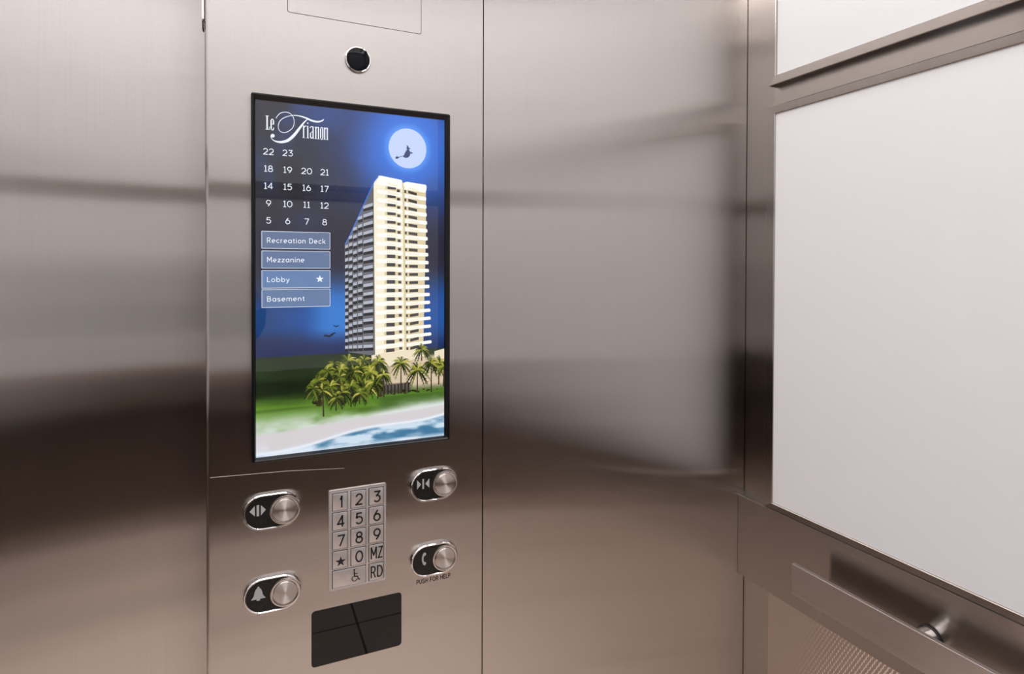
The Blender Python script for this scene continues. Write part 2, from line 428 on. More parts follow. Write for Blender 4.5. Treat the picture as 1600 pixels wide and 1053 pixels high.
GZ0, GZ1 = 0.8604, 1.7176
UZ0 = 1.8006
def car_wall(side, u0, u1, as_things):
    put = put_fn(side)
    b = MB(); lbox(b, put, u0 - 0.06, u1 + 0.06, -0.03, 0.0, 0.0, HC)
    wall = structure(b.build('wall_' + ('back' if side == 'rear' else side), M_post))
    par = None if as_things else wall
    uA, uB = u0 + 0.080, u1 - 0.080          # edges of the panels between the corner posts
    # middle rail between the two glass panels (flush, brushed along its length)
    b = MB(); lbox(b, put, uA - 0.001, uB + 0.001, -0.001, 0.0015, 1.730, 1.800)
    o = b.build('middle_rail' if par else 'trim_3', M_steel_h, par)
    if not par: structure(o)
    # band that carries the handrail
    b = MB(); lbox(b, put, u0, u1, 0.0, PRO, 0.659, 0.8462, 0.0012, 2)
    o = b.build('band' if par else 'trim_4', M_steel_h, par)
    if not par: structure(o)
    # large glass panel
    if as_things:
        t = thing('glass_wall_panel', 'large white glass panel on the right wall, above the handrail band', 'wall panel', put((uA + uB) / 2, 0, 0.8466))
    else: t = wall
    b = MB(); lbox(b, put, u0 + 0.093, u1 - 0.093, 0.0, PRO - 0.0045, GZ0 - 0.004, GZ1 + 0.004)
    b.build('glass', M_glasswhite, t)
    b = MB(); frame_ring(b, put, u0 + 0.076, u1 - 0.076, 0.8470, 1.7353, u0 + 0.0971, u1 - 0.0971, GZ0, GZ1, PRO, PRO - 0.0007)
    b.build('frame', [M_frame, M_frame_h, M_dark], t)
    # upper glass panel in its own proud frame
    if as_things:
        t = thing('glass_wall_panel', 'upper white glass panel in a raised steel frame at the top right', 'wall panel', put((uA + uB) / 2, 0, 1.78))
    else: t = wall
    zt = HC - 0.06
    b = MB(); lbox(b, put, u0 + 0.095, u1 - 0.095, 0.0, PRO - 0.005, UZ0 - 0.004, zt - 0.015)
    b.build('glass', M_glasswhite, t)
    b = MB(); frame_ring(b, put, u0 + 0.082, u1 - 0.082, 1.781, zt, u0 + 0.099, u1 - 0.099, UZ0, zt - 0.02, PRO + 0.001, PRO + 0.001)
    b.build('frame', [M_frame, M_frame_h, M_dark], t)
    # embossed panel under the band
    b = MB(); lbox(b, put, uA - 0.006, uB + 0.006, 0.0, 0.0012, 0.10, 0.655)
    o = b.build('textured_panel' if par else 'textured_wall_panel', M_tex_dark if par else M_tex, par)
    if not par: tag(o, 'embossed steel panel with fine woven pattern under the handrail band', 'wall panel')
    b = MB(); lbox(b, put, uA - 0.007, uB + 0.007, 0.0, 0.0016, 0.6555, 0.6588)  # dark strip painted in as the gap's shadow below the band
    o = b.build('shadow_gap' if par else 'trim_gap_shadow', M_dark, par)
    if not par: structure(o)
    b = MB(); lbox(b, put, u0, u1, 0.0, 0.006, 0.0, 0.095)
    o = b.build('kick_plate' if par else 'baseboard_' + side, M_steel_h, par)
    if not par: structure(o)
    return wall

car_wall('right', YB, YF, True)
car_wall('rear', XL, XR, False)
car_wall('left', YB, YF, False)

# handrail on the right wall
hr = thing('handrail', 'flat brushed steel handrail on round posts along the right wall', 'handrail', (XR - 0.075, -0.05, 0.725))
b = MB(); b.box(XR - 0.080, XR - 0.070, -0.95, 0.848, 0.7255, 0.7865, 0.0010, 2); b.build('bar', M_rail, hr)
for yy in (0.620, -0.05, -0.72):
    b = MB(); b.lathe([(0.0, -0.051), (0.0195, -0.051), (0.0195, 0.0), (0.0, 0.0)], (XR - 0.070, yy, 0.752), 'x', 40, sgn=-1)
    b.build('post', M_chrome, hr, 40)
    b = MB(); b.lathe([(0.0197, -0.0465), (0.0207, -0.0465), (0.0207, -0.0488), (0.0197, -0.0488)], (XR - 0.070, yy, 0.752), 'x', 40, sgn=-1)
    b.build('collar', M_dark, hr, 40)

# ================================================================== PHOTOGRAPHER (seen only as a soft reflection in the steel)
def skin_body(name, pts, edges, mat, parent, root=0, levels=1):
    """grow one continuous surface along joints; pts: (x, y, z, radius_x, radius_y)"""
    me = bpy.data.meshes.new(name); me.from_pydata([p[:3] for p in pts], edges, [])
    o = bpy.data.objects.new(name, me); COL.objects.link(o)
    sk = o.modifiers.new('skin', 'SKIN'); sk.use_smooth_shade = True
    for i, p in enumerate(pts):
        d = me.skin_vertices[0].data[i]; d.radius = (p[3], p[4]); d.use_root = (i == root)
    sb = o.modifiers.new('sub', 'SUBSURF'); sb.levels = levels; sb.render_levels = levels
    dg = bpy.context.evaluated_depsgraph_get()
    m2 = bpy.data.meshes.new_from_object(o.evaluated_get(dg))
    bpy.data.objects.remove(o); bpy.data.meshes.remove(me)
    org = root_loc(parent)
    for v in m2.vertices: v.co -= org
    m2.materials.clear(); m2.materials.append(mat); m2.shade_smooth()
    o = bpy.data.objects.new(name, m2); COL.objects.link(o); o.parent = parent
    return o
M_skin = principled('skin', (0.50, 0.32, 0.24, 1), 0.5)
M_cloth = principled('dark_cloth', (0.010, 0.010, 0.012, 1), 0.85, noise=(60, 0.05))
M_trouser = principled('dark_trousers', (0.008, 0.008, 0.010, 1), 0.9)
M_hair = principled('dark_hair', (0.010, 0.008, 0.006, 1), 0.5)
pr = thing('person', 'person in dark clothes holding a camera, softly mirrored in the steel left of the screen', 'person', (-0.22, -0.45, 0.0))
J = {'pelvis': (-.22, -.45, .93, .13, .10), 'waist': (-.22, -.45, 1.08, .115, .085), 'chest': (-.215, -.43, 1.26, .135, .095), 'collar': (-.21, -.42, 1.38, .075, .065), 'neck': (-.205, -.405, 1.43, .05, .05),
     'jaw': (-.20, -.375, 1.505, .060, .068), 'crown': (-.20, -.385, 1.60, .070, .085),
     'shl': (-.375, -.43, 1.355, .055, .055), 'ell': (-.42, -.33, 1.12, .042, .042), 'wrl': (-.205, -.255, 1.245, .027, .027), 'pal': (-.176, -.215, 1.285, .016, .034),
     'shr': (-.055, -.43, 1.355, .055, .055), 'elr': (.015, -.36, 1.11, .042, .042), 'wrr': (.035, -.265, 1.250, .027, .027), 'par': (.012, -.215, 1.285, .016, .034),
     'hil': (-.31, -.45, .86, .085, .09), 'knl': (-.325, -.43, .48, .058, .06), 'anl': (-.33, -.455, .09, .038, .042), 'tol': (-.34, -.30, .035, .038, .028),
     'hir': (-.13, -.45, .86, .085, .09), 'knr': (-.115, -.43, .48, .058, .06), 'anr': (-.11, -.455, .09, .038, .042), 'tor': (-.10, -.30, .035, .038, .028)}
LN = [('pelvis', 'waist'), ('waist', 'chest'), ('chest', 'collar'), ('collar', 'neck'), ('neck', 'jaw'), ('jaw', 'crown'), ('collar', 'shl'), ('shl', 'ell'), ('ell', 'wrl'), ('wrl', 'pal'),
      ('collar', 'shr'), ('shr', 'elr'), ('elr', 'wrr'), ('wrr', 'par'), ('pelvis', 'hil'), ('hil', 'knl'), ('knl', 'anl'), ('anl', 'tol'), ('pelvis', 'hir'), ('hir', 'knr'), ('knr', 'anr'), ('anr', 'tor')]
def graph(keys, grow):
    ks = [k for k in J if k in keys]; ix = {k: i for i, k in enumerate(ks)}
    pts = [(*J[k][:3], J[k][3] + grow, J[k][4] + grow) for k in ks]
    return pts, [(ix[a], ix[b]) for a, b in LN if a in ix and b in ix]
pts, eds = graph(J, 0.0); base = list(J)
for side, pk, sgn in (('l', 'pal', 1), ('r', 'par', -1)):
    p = Vector(J[pk][:3]); i0 = base.index(pk)
    for k in range(4):                      # four fingers folding round the camera body
        a = p + Vector((sgn * 0.003, 0.042, 0.026 - 0.017 * k)); c = a + Vector((sgn * (0.020 + 0.003 * (k in (1, 2))), 0.034, 0.0)); e = c + Vector((sgn * 0.019, 0.003, -0.002))
        n0 = len(pts); pts += [(*a, .009, .009), (*c, .0085, .0085), (*e, .007, .007)]; eds += [(i0, n0), (n0, n0 + 1), (n0 + 1, n0 + 2)]
    a = p + Vector((sgn * 0.014, -0.010, 0.020)); c = a + Vector((sgn * 0.026, 0.003, 0.012)); n0 = len(pts)
    pts += [(*a, .010, .010), (*c, .0085, .0085)]; eds += [(i0, n0), (n0, n0 + 1)]
skin_body('body', pts, eds, M_skin, pr)
pts, eds = graph(['pelvis', 'waist', 'chest', 'collar', 'shl', 'ell', 'wrl', 'shr', 'elr', 'wrr'], 0.014); skin_body('sweater', pts, eds, M_cloth, pr)
pts, eds = graph(['pelvis', 'hil', 'knl', 'anl', 'hir', 'knr', 'anr'], 0.016); skin_body('trousers', pts, eds, M_trouser, pr)
for t_ in ('l', 'r'):
    a, c = J['an' + t_], J['to' + t_]
    skin_body('shoe', [(a[0], a[1] - .03, .05, .045, .05), (a[0], a[1] + .05, .05, .045, .05), (c[0], c[1] + .02, .04, .042, .034)], [(0, 1), (1, 2)], M_trouser, pr)
skin_body('hair', [(-.20, -.455, 1.50, .045, .045), (-.20, -.445, 1.58, .065, .07), (-.20, -.395, 1.635, .080, .075), (-.20, -.335, 1.635, .055, .045)], [(0, 1), (1, 2), (2, 3)], M_hair, pr)
b = MB(); b.ball((-.20, -.298, 1.548), 0.016, 0.8, 1.0, 1.3); b.build('nose', M_skin, pr, 60)
for sx_ in (-.225, -.175):
    b = MB(); b.ball((sx_, -.312, 1.572), 0.010, 1.2, 0.7, 0.7); b.build('eye', M_hair, pr, 60)
b = MB(); b.ball((-.20, -.303, 1.506), 0.016, 1.3, 0.5, 0.35); b.build('mouth', principled('lips', (0.40, 0.18, 0.15, 1), 0.5), pr, 60)
for sx_ in (-.273, -.127):
    b = MB(); b.ball((sx_, -.385, 1.555), 0.022, 0.4, 0.8, 1.3); b.build('ear', M_skin, pr, 60)
hc = thing('handheld_camera', 'black camera held in both hands by the person in dark clothes', 'camera', (-0.082, -0.175, 1.25))
b = MB(); b.box(-0.142, -0.022, -0.205, -0.155, 1.252, 1.342, 0.006, 2); b.box(-0.105, -0.06, -0.20, -0.16, 1.340, 1.362, 0.005, 2); b.build('camera_body', M_bezel, hc, 30)
b = MB(); b.lathe([(0.034, -0.002), (0.034, 0.045), (0.037, 0.047), (0.037, 0.075), (0.031, 0.076), (0.029, 0.060), (0.0, 0.058)], (-0.082, -0.157, 1.297), 'y', 36, sgn=1); b.build('lens', M_black, hc, 30)

# ================================================================== CONTROL PANEL
cp = thing('control_panel', 'tall brushed steel control panel that holds the screen and buttons', 'control panel', (0.177, YF + 0.01, 0.05))
# faceplate with a rounded left edge that turns back towards the door
prof = []
r = 0.0065
xl, xr_ = -0.0580, 0.4104
pl = [(xl, YF + 0.155)] + [(xl + r - r * math.cos(math.radians(a)), YF + r - r * math.sin(math.radians(a))) for a in range(0, 91, 15)] + [(xr_, YF), (xr_, YF + 0.018), (xl + 0.01, YF + 0.018), (xl + 0.01, YF + 0.155)]
b = MB(); b.prism(pl, 0.0, HC, axis='z'); b.build('faceplate', M_steel, cp, 35)
# service hatch near the top, outlined by a hairline gap
HX0, HX1, HZ0, HZ1 = 0.064, 0.291, 1.7998, 2.25
b = MB(); b.ring(rrect(HX0, HX1, HZ0, HZ1, 0.004), rrect(HX0 + 0.0009, HX1 - 0.0009, HZ0 + 0.0009, HZ1 - 0.0009, 0.0033), YF - 0.00015, YF)
b.build('hatch_gap', M_dark, cp)
b = MB(); b.prism(rrect(HX0 + 0.0009, HX1 - 0.0009, HZ0 + 0.0009, HZ1 - 0.0009, 0.0033), YF - 0.0003, YF + 0.001); b.build('service_hatch', M_steel, cp)
# lettering below the telephone button
b = MB(); stroke_text(b, 'PUSH FOR HELP', lambda q, r_: (0.2830 + q * 0.0644, YF - 0.0004, 0.8084 - r_ * 0.00082), 0.00115, 1.6); b.build('help_lettering', M_legend, cp)
# long scratch under the screen
b = MB(); b.poly([(-0.052, YF - 0.0002, 1.0450), (0.06, YF - 0.0002, 1.0399), (0.155, YF - 0.0002, 1.0314), (0.155, YF - 0.0002, 1.0308), (0.06, YF - 0.0002, 1.0388), (-0.052, YF - 0.0002, 1.0438)])
b.build('scratch', M_scratch, cp)

# pale strip at the upper left edge of the control panel
es = thing('edge_strip', 'short pale vertical strip at the upper left edge of the control panel', 'strip', (-0.061, YF + 0.01, 1.757))
b = MB(); b.box(-0.0618, -0.0586, YF + 0.002, YF + 0.02, 1.768, 2.3, 0.0005, 1); b.build('strip', M_white, es)
b = MB(); b.box(-0.0614, -0.0588, YF + 0.003, YF + 0.018, 1.753, 1.7665, 0.0005, 1); b.build('rubber_tip', M_black, es)

# round sensor
sn = thing('sensor', 'small round black sensor lens in a chrome ring above the screen', 'sensor', (0.1779, YF, 1.7367))
b = MB(); b.lathe([(0.0223, 0.0), (0.0223, 0.004), (0.0216, 0.0058), (0.0206, 0.0062), (0.0197, 0.0056), (0.0194, 0.001)], (0.1779, YF, 1.7367)); b.build('ring', M_chrome, sn, 30)
b = MB(); b.lathe([(0.0195, 0.002), (0.0194, 0.0046), (0.014, 0.0056), (0.007, 0.006), (0.0, 0.0061)], (0.1779, YF, 1.7367)); b.build('lens', M_dome, sn, 40)

# ---- push buttons
def push_button(cx, cz, label, sym):
    t = thing('push_button', label, 'button', (cx, YF, cz), 'oval call buttons on the control panel')
    hw, hh = 0.0442, 0.0292
    # raised chrome rim
    b = MB()
    loops = [(0.0, 0.0), (0.0, 0.0065), (0.0012, 0.0080), (0.0026, 0.0080), (0.0036, 0.0068), (0.0036, 0.004)]
    n = len(stadium(cx, cz, hw, hh)); vs = []; fs = []
    for (ins, h) in loops: vs += [(p[0], YF - h, p[1]) for p in stadium(cx, cz, hw - ins, hh - ins)]
    for i in range(len(loops) - 1):
        for k in range(n): fs.append((i * n + k, i * n + (k + 1) % n, (i + 1) * n + (k + 1) % n, (i + 1) * n + k))
    b.add(vs, fs); b.build('rim', M_chrome, t, 35)
    b = MB(); b.prism(stadium(cx, cz, hw - 0.0030, hh - 0.0030), YF - 0.0060, YF); b.build('inlay', M_inlay, t)
    # round steel cap in its ring, right end
    kx = cx + 0.0195
    b = MB(); b.lathe([(0.0238, 0.0), (0.0238, 0.0078), (0.0232, 0.0092), (0.0212, 0.0096), (0.0198, 0.0090), (0.0194, 0.0070)], (kx, YF, cz)); b.build('cap_ring', M_satin, t, 35)
    b = MB(); b.lathe([(0.0196, 0.0068), (0.0186, 0.0069), (0.0186, 0.0030)][:2] + [(0.0187, 0.0069)], (kx, YF, cz)); b.build('cap_gap', M_dark, t)
    b = MB(); b.lathe([(0.0184, 0.004), (0.0184, 0.0100), (0.0178, 0.0108), (0.010, 0.0110), (0.0, 0.0110)], (kx, YF, cz)); b.build('cap', M_cap, t, 30)
    y = YF - 0.0066; sx = cx - 0.0215; sz = cz + 0.0045
    b = MB()
    def tri(pts): b.prism([(sx + p[0] / 1000, sz + p[1] / 1000) for p in pts], y, YF - 0.0059)
    if sym == 'open':
        tri([(-12.5, 0), (-4.5, 8.5), (-4.5, -8.5)]); tri([(-1.9, 9), (1.9, 9), (1.9, -9), (-1.9, -9)]); tri([(12, 0), (4.5, -8.5), (4.5, 8.5)])
    elif sym == 'close':
        tri([(-4.0, 0), (-11.5, -8.5), (-11.5, 8.5)]); tri([(-1.5, 9), (1.5, 9), (1.5, -9), (-1.5, -9)]); tri([(4.0, 0), (11.5, 8.5), (11.5, -8.5)])
    elif sym == 'bell':
        half = [(1.2, 12.5), (2.0, 10.0), (4.2, 8.0), (6.0, 3.0), (6.8, -2.0), (11.0, -7.5), (2.8, -7.5), (2.4, -10.0)]
        tri(half + [(-p[0], p[1]) for p in half[::-1]])
    else:
        arc = [(3.2, 11.0), (0.8, 11.8), (-2.0, 8.5), (-3.6, 3.0), (-3.6, -3.0), (-2.0, -8.5), (0.8, -11.8), (3.2, -11.0), (4.4, -7.4), (2.0, -5.8), (0.2, -5.2), (-0.6, -2.0), (-0.6, 2.0), (0.2, 5.2), (2.0, 5.8), (4.4, 7.4)]
        sx += 0.0015; tri(arc)
    b.build('symbol', M_symbol, t)
    b = MB(); rng = random.Random(sym)
    for cell in range(4):
        for i in range(2):
            for j in range(3):
                if rng.random() < 0.55: b.ball((cx - 0.030 + cell * 0.0062 + i * 0.0024, YF - 0.0061, cz - 0.0125 - j * 0.0024), 0.0007, sy=0.8)
    b.build('braille_dots', M_inlay, t)

def cap_mat():
    m, t, out = nt('turned_steel_cap'); N = t.nodes.new; L = t.links.new
    g = N('ShaderNodeBsdfAnisotropic'); g.inputs['Color'].default_value = (0.66, 0.62, 0.59, 1)
    g.inputs['Roughness'].default_value = 0.34; g.inputs['Anisotropy'].default_value = 0.72
    tc = N('ShaderNodeTexCoord'); mp = N('ShaderNodeVectorMath'); mp.operation = 'SUBTRACT'; mp.inputs[1].default_value = (0.0195, 0, 0)
    L(tc.outputs['Object'], mp.inputs[0])
    cx = N('ShaderNodeVectorMath'); cx.operation = 'CROSS_PRODUCT'; cx.inputs[1].default_value = (0, 1, 0); L(mp.outputs[0], cx.inputs[0])
    nn = N('ShaderNodeVectorMath'); nn.operation = 'NORMALIZE'; L(cx.outputs[0], nn.inputs[0])
    L(nn.outputs[0], g.inputs['Tangent']); L(g.outputs[0], out.inputs[0]); return m
M_cap = cap_mat()
push_button(0.0388, 0.9780, 'oval button with the door-open arrows, left of the keypad, upper of the left two', 'open')
push_button(0.3150, 0.9807, 'oval button with the door-close arrows, upper right of the keypad', 'close')
push_button(0.0392, 0.8408, 'oval button with the alarm bell symbol, lower left of the keypad', 'bell')
push_button(0.3149, 0.8432, 'oval button with the telephone symbol above the small help lettering', 'phone')

# ---- keypad
KX0, KX1, KZ0, KZ1 = 0.1288, 0.2270, 0.8226, 0.9962
kp = thing('keypad', 'pale metal keypad of numbered keys below the screen', 'keypad', ((KX0 + KX1) / 2, YF, KZ0))
b = MB()
b.prism(rrect(KX0, KX1, KZ0, KZ1, 0.0035), YF - 0.0022, YF, bev=0.0005)
b.ring(rrect(KX0 + 0.0004, KX1 - 0.0004, KZ0 + 0.0004, KZ1 - 0.0004, 0.003), rrect(KX0 + 0.0025, KX1 - 0.0025, KZ0 + 0.0025, KZ1 - 0.0025, 0.002), YF - 0.0030, YF - 0.002)
b.build('plate', M_key, kp, 40)
KW, KH = 0.0250, 0.0290
colx = [KX0 + 0.0063, KX0 + 0.0063 + 0.0309, KX0 + 0.0063 + 0.0618]
rowz = [KZ1 - 0.0065 - i * 0.0334 for i in range(5)]
legends = [['1', '2', '3'], ['4', '5', '6'], ['7', '8', '9'], ['star', '0', 'MZ'], ['wheel', None, 'RD']]
def disc_arc(mb, cx, cz, r0, r1, a0, a1, y, n=24):
    vs = []; fs = []
    for k in range(n + 1):
        a = math.radians(a0 + (a1 - a0) * k / n)
        vs += [(cx + r0 * math.cos(a), y, cz + r0 * math.sin(a)), (cx + r1 * math.cos(a), y, cz + r1 * math.sin(a))]
    for k in range(n): fs.append((2 * k, 2 * k + 1, 2 * k + 3, 2 * k + 2))
    mb.add(vs, fs)
def bar2(mb, x0, z0, x1, z1, wd, y):
    d = Vector((x1 - x0, z1 - z0)); d.normalize(); n = Vector((-d.y, d.x)) * wd / 2; e = d * wd * 0.35
    mb.poly([(x0 - e.x + n.x, y, z0 - e.y + n.y), (x1 + e.x + n.x, y, z1 + e.y + n.y), (x1 + e.x - n.x, y, z1 + e.y - n.y), (x0 - e.x - n.x, y, z0 - e.y - n.y)])
def star_pts(cx, cz, r, inner=0.4):
    return [(cx + (r if k % 2 == 0 else r * inner) * math.sin(PI * k / 5), cz + (r if k % 2 == 0 else r * inner) * math.cos(PI * k / 5)) for k in range(10)]
for ri in range(5):
    for ci in range(3):
        lg = legends[ri][ci]
        if lg is None: continue
        x0 = colx[ci]; x1 = x0 + KW * (1 if lg != 'wheel' else 1) + (0.0309 if lg == 'wheel' else 0); z1 = rowz[ri]; z0 = z1 - KH
        b = MB()
        b.ring([(x0 - 0.0011, z0 - 0.0008), (x1 + 0.0008, z0 - 0.0008), (x1 + 0.0008, z1 + 0.0011), (x0 - 0.0011, z1 + 0.0011)], [(x0, z0), (x1, z0), (x1, z1), (x0, z1)], YF - 0.0023, YF - 0.002, mi=1)
        b.prism(rrect(x0, x1, z0, z1, 0.0012, 3), YF - 0.0036, YF - 0.0021, bev=0.0007)
        k = b.build('key', [M_key, M_keygap if 'M_keygap' in globals() else M_dark], kp, 30)
        y = YF - 0.0038; cx = (x0 + x1) / 2 + 0.0006; cz = (z0 + z1) / 2
        b = MB()
        if lg == 'star':
            b.add([(p[0], y, p[1]) for p in star_pts(cx, cz - 0.0035, 0.0092)] + [(cx, y, cz - 0.0035)], [(i, (i + 1) % 10, 10) for i in range(10)])
        elif lg == 'wheel':
            wx, wz = cx + 0.0095, cz + 0.0002
            disc_arc(b, wx - 0.0015, wz - 0.0045, 0.0036, 0.0052, 110, 350, y)
            disc_arc(b, wx - 0.0020, wz + 0.0105, 0.0, 0.0016, 0, 360, y - 0.00005)
            bar2(b, wx - 0.0020, wz + 0.0075, wx - 0.0014, wz - 0.0005, 0.0022, y - 0.00005)
            bar2(b, wx - 0.0014, wz - 0.0010, wx + 0.0035, wz - 0.0014, 0.0019, y - 0.0001)
            bar2(b, wx + 0.0035, wz - 0.0014, wx + 0.0058, wz - 0.0075, 0.0019, y - 0.00015)
            bar2(b, wx + 0.0058, wz - 0.0075, wx + 0.0080, wz - 0.0068, 0.0016, y - 0.0002)
            bar2(b, wx - 0.0018, wz + 0.0040, wx + 0.0030, wz + 0.0036, 0.0014, y - 0.00025)
        elif lg in ('MZ', 'RD'):
            stroke_text(b, lg, lambda q, r_: (cx - 0.0105 + q * 0.0210, y, cz + 0.0108 - r_ * 0.00212), 0.0024, 1.6)
        else:
            wdt = {'1': 0.0058}.get(lg, 0.0122)
            stroke_text(b, ['one'] if lg == '1' else lg, lambda q, r_: (cx - wdt / 2 + 0.0006 + q * wdt, y, cz + 0.0094 - r_ * 0.00198), 0.0028)
        b.build('legend', M_legend, k)

# ---- dark window under the keypad
b = MB(); b.prism(rrect(0.1005, 0.2551, 0.6973, 0.7932, 0.0062), YF - 0.0006, YF + 0.004)
tag(b.build('reader_window', M_black), 'black glossy rounded window in the steel below the keypad', 'reader window')

# ================================================================== DISPLAY SCREEN
BX0, BX1, BZ0, BZ1 = 0.0083, 0.3425, 1.0613, 1.6591
X0, Z1, AW, AH = 0.0148, 1.6495, 318.8, 581.5
YP = 1.046
ds = thing('display_screen', 'tall lit information screen in a black bezel above the keypad', 'screen', ((BX0 + BX1) / 2, YF, BZ0))
b = MB()
ob = rrect(BX0, BX1, BZ0, BZ1, 0.0035)
def inset(pts, d, r): return rrect(BX0 + d, BX1 - d, BZ0 + d, BZ1 - d, r)
loops = [(ob, 0.0), (ob, 0.0105), (inset(0, 0.0012, 0.0030), 0.0130), (inset(0, 0.0034, 0.002), 0.0133), (inset(0, 0.0050, 0.0015), 0.0118), (rrect(X0 + 0.0002, X0 + AW / 1000 - 0.0002, Z1 - AH / 1000 + 0.0005, Z1 - 0.0010, 0.0004), 0.0060), (rrect(X0 + 0.0002, X0 + AW / 1000 - 0.0002, Z1 - AH / 1000 + 0.0005, Z1 - 0.0010, 0.0004), 0.0025)]
n = len(ob); vs = []; fs = []
for lp, h in loops: vs += [(p[0], YF - h, p[1]) for p in lp]
for i in range(len(loops) - 1):
    for k in range(n): fs.append((i * n + k, i * n + (k + 1) % n, (i + 1) * n + (k + 1) % n, (i + 1) * n + k))
b.add(vs, fs); b.build('bezel', M_bezel, ds, 25)
b = MB(); b.poly([(X0, YF - 0.0064, Z1), (X0 + AW / 1000, YF - 0.0064, Z1), (X0 + AW / 1000, YF - 0.0064, Z1 - AH / 1000), (X0, YF - 0.0064, Z1 - AH / 1000)])
b.build('glass_pane', M_pane, ds)

def ap(u, v, layer=0):
    u = min(max(u, 0.0), AW - 0.3) if layer else u      # nothing drawn past the lit area
    return (X0 + u / 1000, YP - 0.00008 * layer, Z1 - v / 1000)

# picture: colours shown by the panel's pixels, computed on a grid
GW, GH = 213, 388
uu, vv = np.meshgrid(np.linspace(0, AW, GW), np.linspace(0, AH, GH))
rs = np.random.RandomState(3)
def fbm(su, sv, octaves=4, seed=0):
    r = np.random.RandomState(seed); out = np.zeros_like(uu); amp = 1.0; tot = 0
    for o in range(octaves):
        g = r.rand(64, 64); fx = (uu / su * 2 ** o) % 63; fy = (vv / sv * 2 ** o) % 63
        ix, iy = fx.astype(int), fy.astype(int); tx, ty = fx - ix, fy - iy
        tx = tx * tx * (3 - 2 * tx); ty = ty * ty * (3 - 2 * ty)
        a = g[iy, ix] * (1 - tx) + g[iy, ix + 1] * tx; c = g[iy + 1, ix] * (1 - tx) + g[iy + 1, ix + 1] * tx
        out += amp * (a * (1 - ty) + c * ty); tot += amp; amp *= 0.5
    return out / tot
def sm(a, b_, x): t_ = np.clip((x - a) / (b_ - a), 0, 1); return t_ * t_ * (3 - 2 * t_)
def C(r, g, b_): return np.array([r, g, b_], float)
def mixc(base, col, k): return base * (1 - k[..., None]) + col * k[..., None]
img = np.zeros((GH, GW, 3)) + C(40, 40, 50)
cl = fbm(90, 110, 4, 5)
# night sky: dark at the left and middle, blue clouds around the moon
moon_d = np.hypot((uu - 250), (vv - 58) * 0.97)
img = mixc(img, C(44, 74, 150), np.clip(sm(215, 60, moon_d) * (0.35 + 0.9 * cl), 0, 1))
img = mixc(img, C(46, 84, 170), sm(0.45, 0.75, cl) * sm(330, 120, np.hypot(uu - 120, vv - 70)) * 0.5)
img = mixc(img, C(56, 118, 226), sm(125, 34, moon_d) * 0.95)
img = mixc(img, C(110, 175, 255), sm(48, 33, moon_d) * 0.55)
img = mixc(img, C(36, 34, 52), sm(150, 230, vv) * sm(340, 250, vv) * 0.85)
# blue glow above the horizon
hz = sm(262, 350, vv) * sm(426, 372, vv)
img = mixc(img, C(24, 92, 190), hz * (0.55 + 0.45 * sm(0, 150, uu)) * (0.5 + 0.5 * fbm(120, 26, 3, 9)) * 1.15)
img = mixc(img, C(70, 150, 235), sm(60, 10, np.abs(uu - 128)) * hz * 0.55)
img = mixc(img, C(24, 40, 92), sm(372, 415, vv) * 0.85)
img = mixc(img, C(40, 82, 150), sm(270, 300, uu) * sm(250, 360, vv) * sm(430, 380, vv) * 0.7)
# lawn
lawn = sm(417, 420, vv)
g1 = fbm(60, 8, 4, 11)
lawncol = np.zeros_like(img) + C(38, 52, 30)
lawncol = mixc(lawncol, C(20, 34, 16), sm(440, 470, vv))
lawncol = mixc(lawncol, C(84, 122, 40), sm(478, 500, vv))
lawncol = lawncol * (0.75 + 0.5 * g1)[..., None]
img = mixc(img, lawncol, lawn)
# sand behind the palms at right
img = mixc(img, C(216, 196, 168), sm(426, 436, vv) * sm(496, 480, vv) * sm(190, 225, uu))
img = mixc(img, C(70, 64, 58), sm(476, 479, vv) * sm(497, 493, vv) * sm(196, 206, uu) * sm(262, 250, uu) * 0.8)
img = mixc(img, C(70, 104, 40), sm(497, 501, vv) * sm(560, 540, vv) * sm(190, 210, uu))
# fog rolling over the lawn
fog = fbm(70, 34, 4, 21)
lo = 545 - uu * 0.05
img = mixc(img, C(196, 214, 190), np.clip(sm(500, 540, vv) * sm(575, 540, vv) * sm(0.35, 0.7, fog) * 0.95, 0, 1))
img = mixc(img, C(214, 222, 214), np.clip(sm(512, 548, vv + 0.05 * uu) * sm(0.30, 0.62, fbm(46, 20, 4, 77)) * sm(590, 552, vv) * 0.85, 0, 1))
img = mixc(img, C(222, 228, 226), np.clip(np.exp(-((vv - (546 - uu * 0.072)) / 9.0) ** 2) * sm(40, 230, uu) * 1.0, 0, 1))
# beach, surf and water
bed = vv - (545 - uu * 0.066 + 3 * (fog - 0.5))
img = mixc(img, C(214, 208, 212), sm(-3, 3, bed) * 0.97)
wl = vv - (576 - 0.118 * uu + 4 * np.sin(uu / 36.0))
wat = fbm(52, 15, 4, 33)
watc = mixc(np.zeros_like(img) + C(70, 122, 158), C(206, 224, 240), sm(0.42, 0.66, wat))
img = mixc(img, watc, sm(0, 5, wl)); img = mixc(img, C(232, 240, 250), np.exp(-(wl / 2.4) ** 2))
img = mixc(img, C(228, 236, 248), sm(572, 580, vv) * 0.7)
img = mixc(img, C(226, 234, 246), sm(545, 575, vv) * sm(0.48, 0.75, fbm(60, 26, 4, 91)) * 0.6)
img = np.clip(img * (1 + 0.0 * rs.rand(GH, GW, 1)), 0, 255) / 255
lin_img = np.where(img <= 0.04045, img / 12.92, ((img + 0.055) / 1.055) ** 2.4)
b = MB()
b.v = [ap(u, v) for u, v in zip(uu.ravel(), vv.ravel())]
idx = np.arange(GW * GH).reshape(GH, GW)
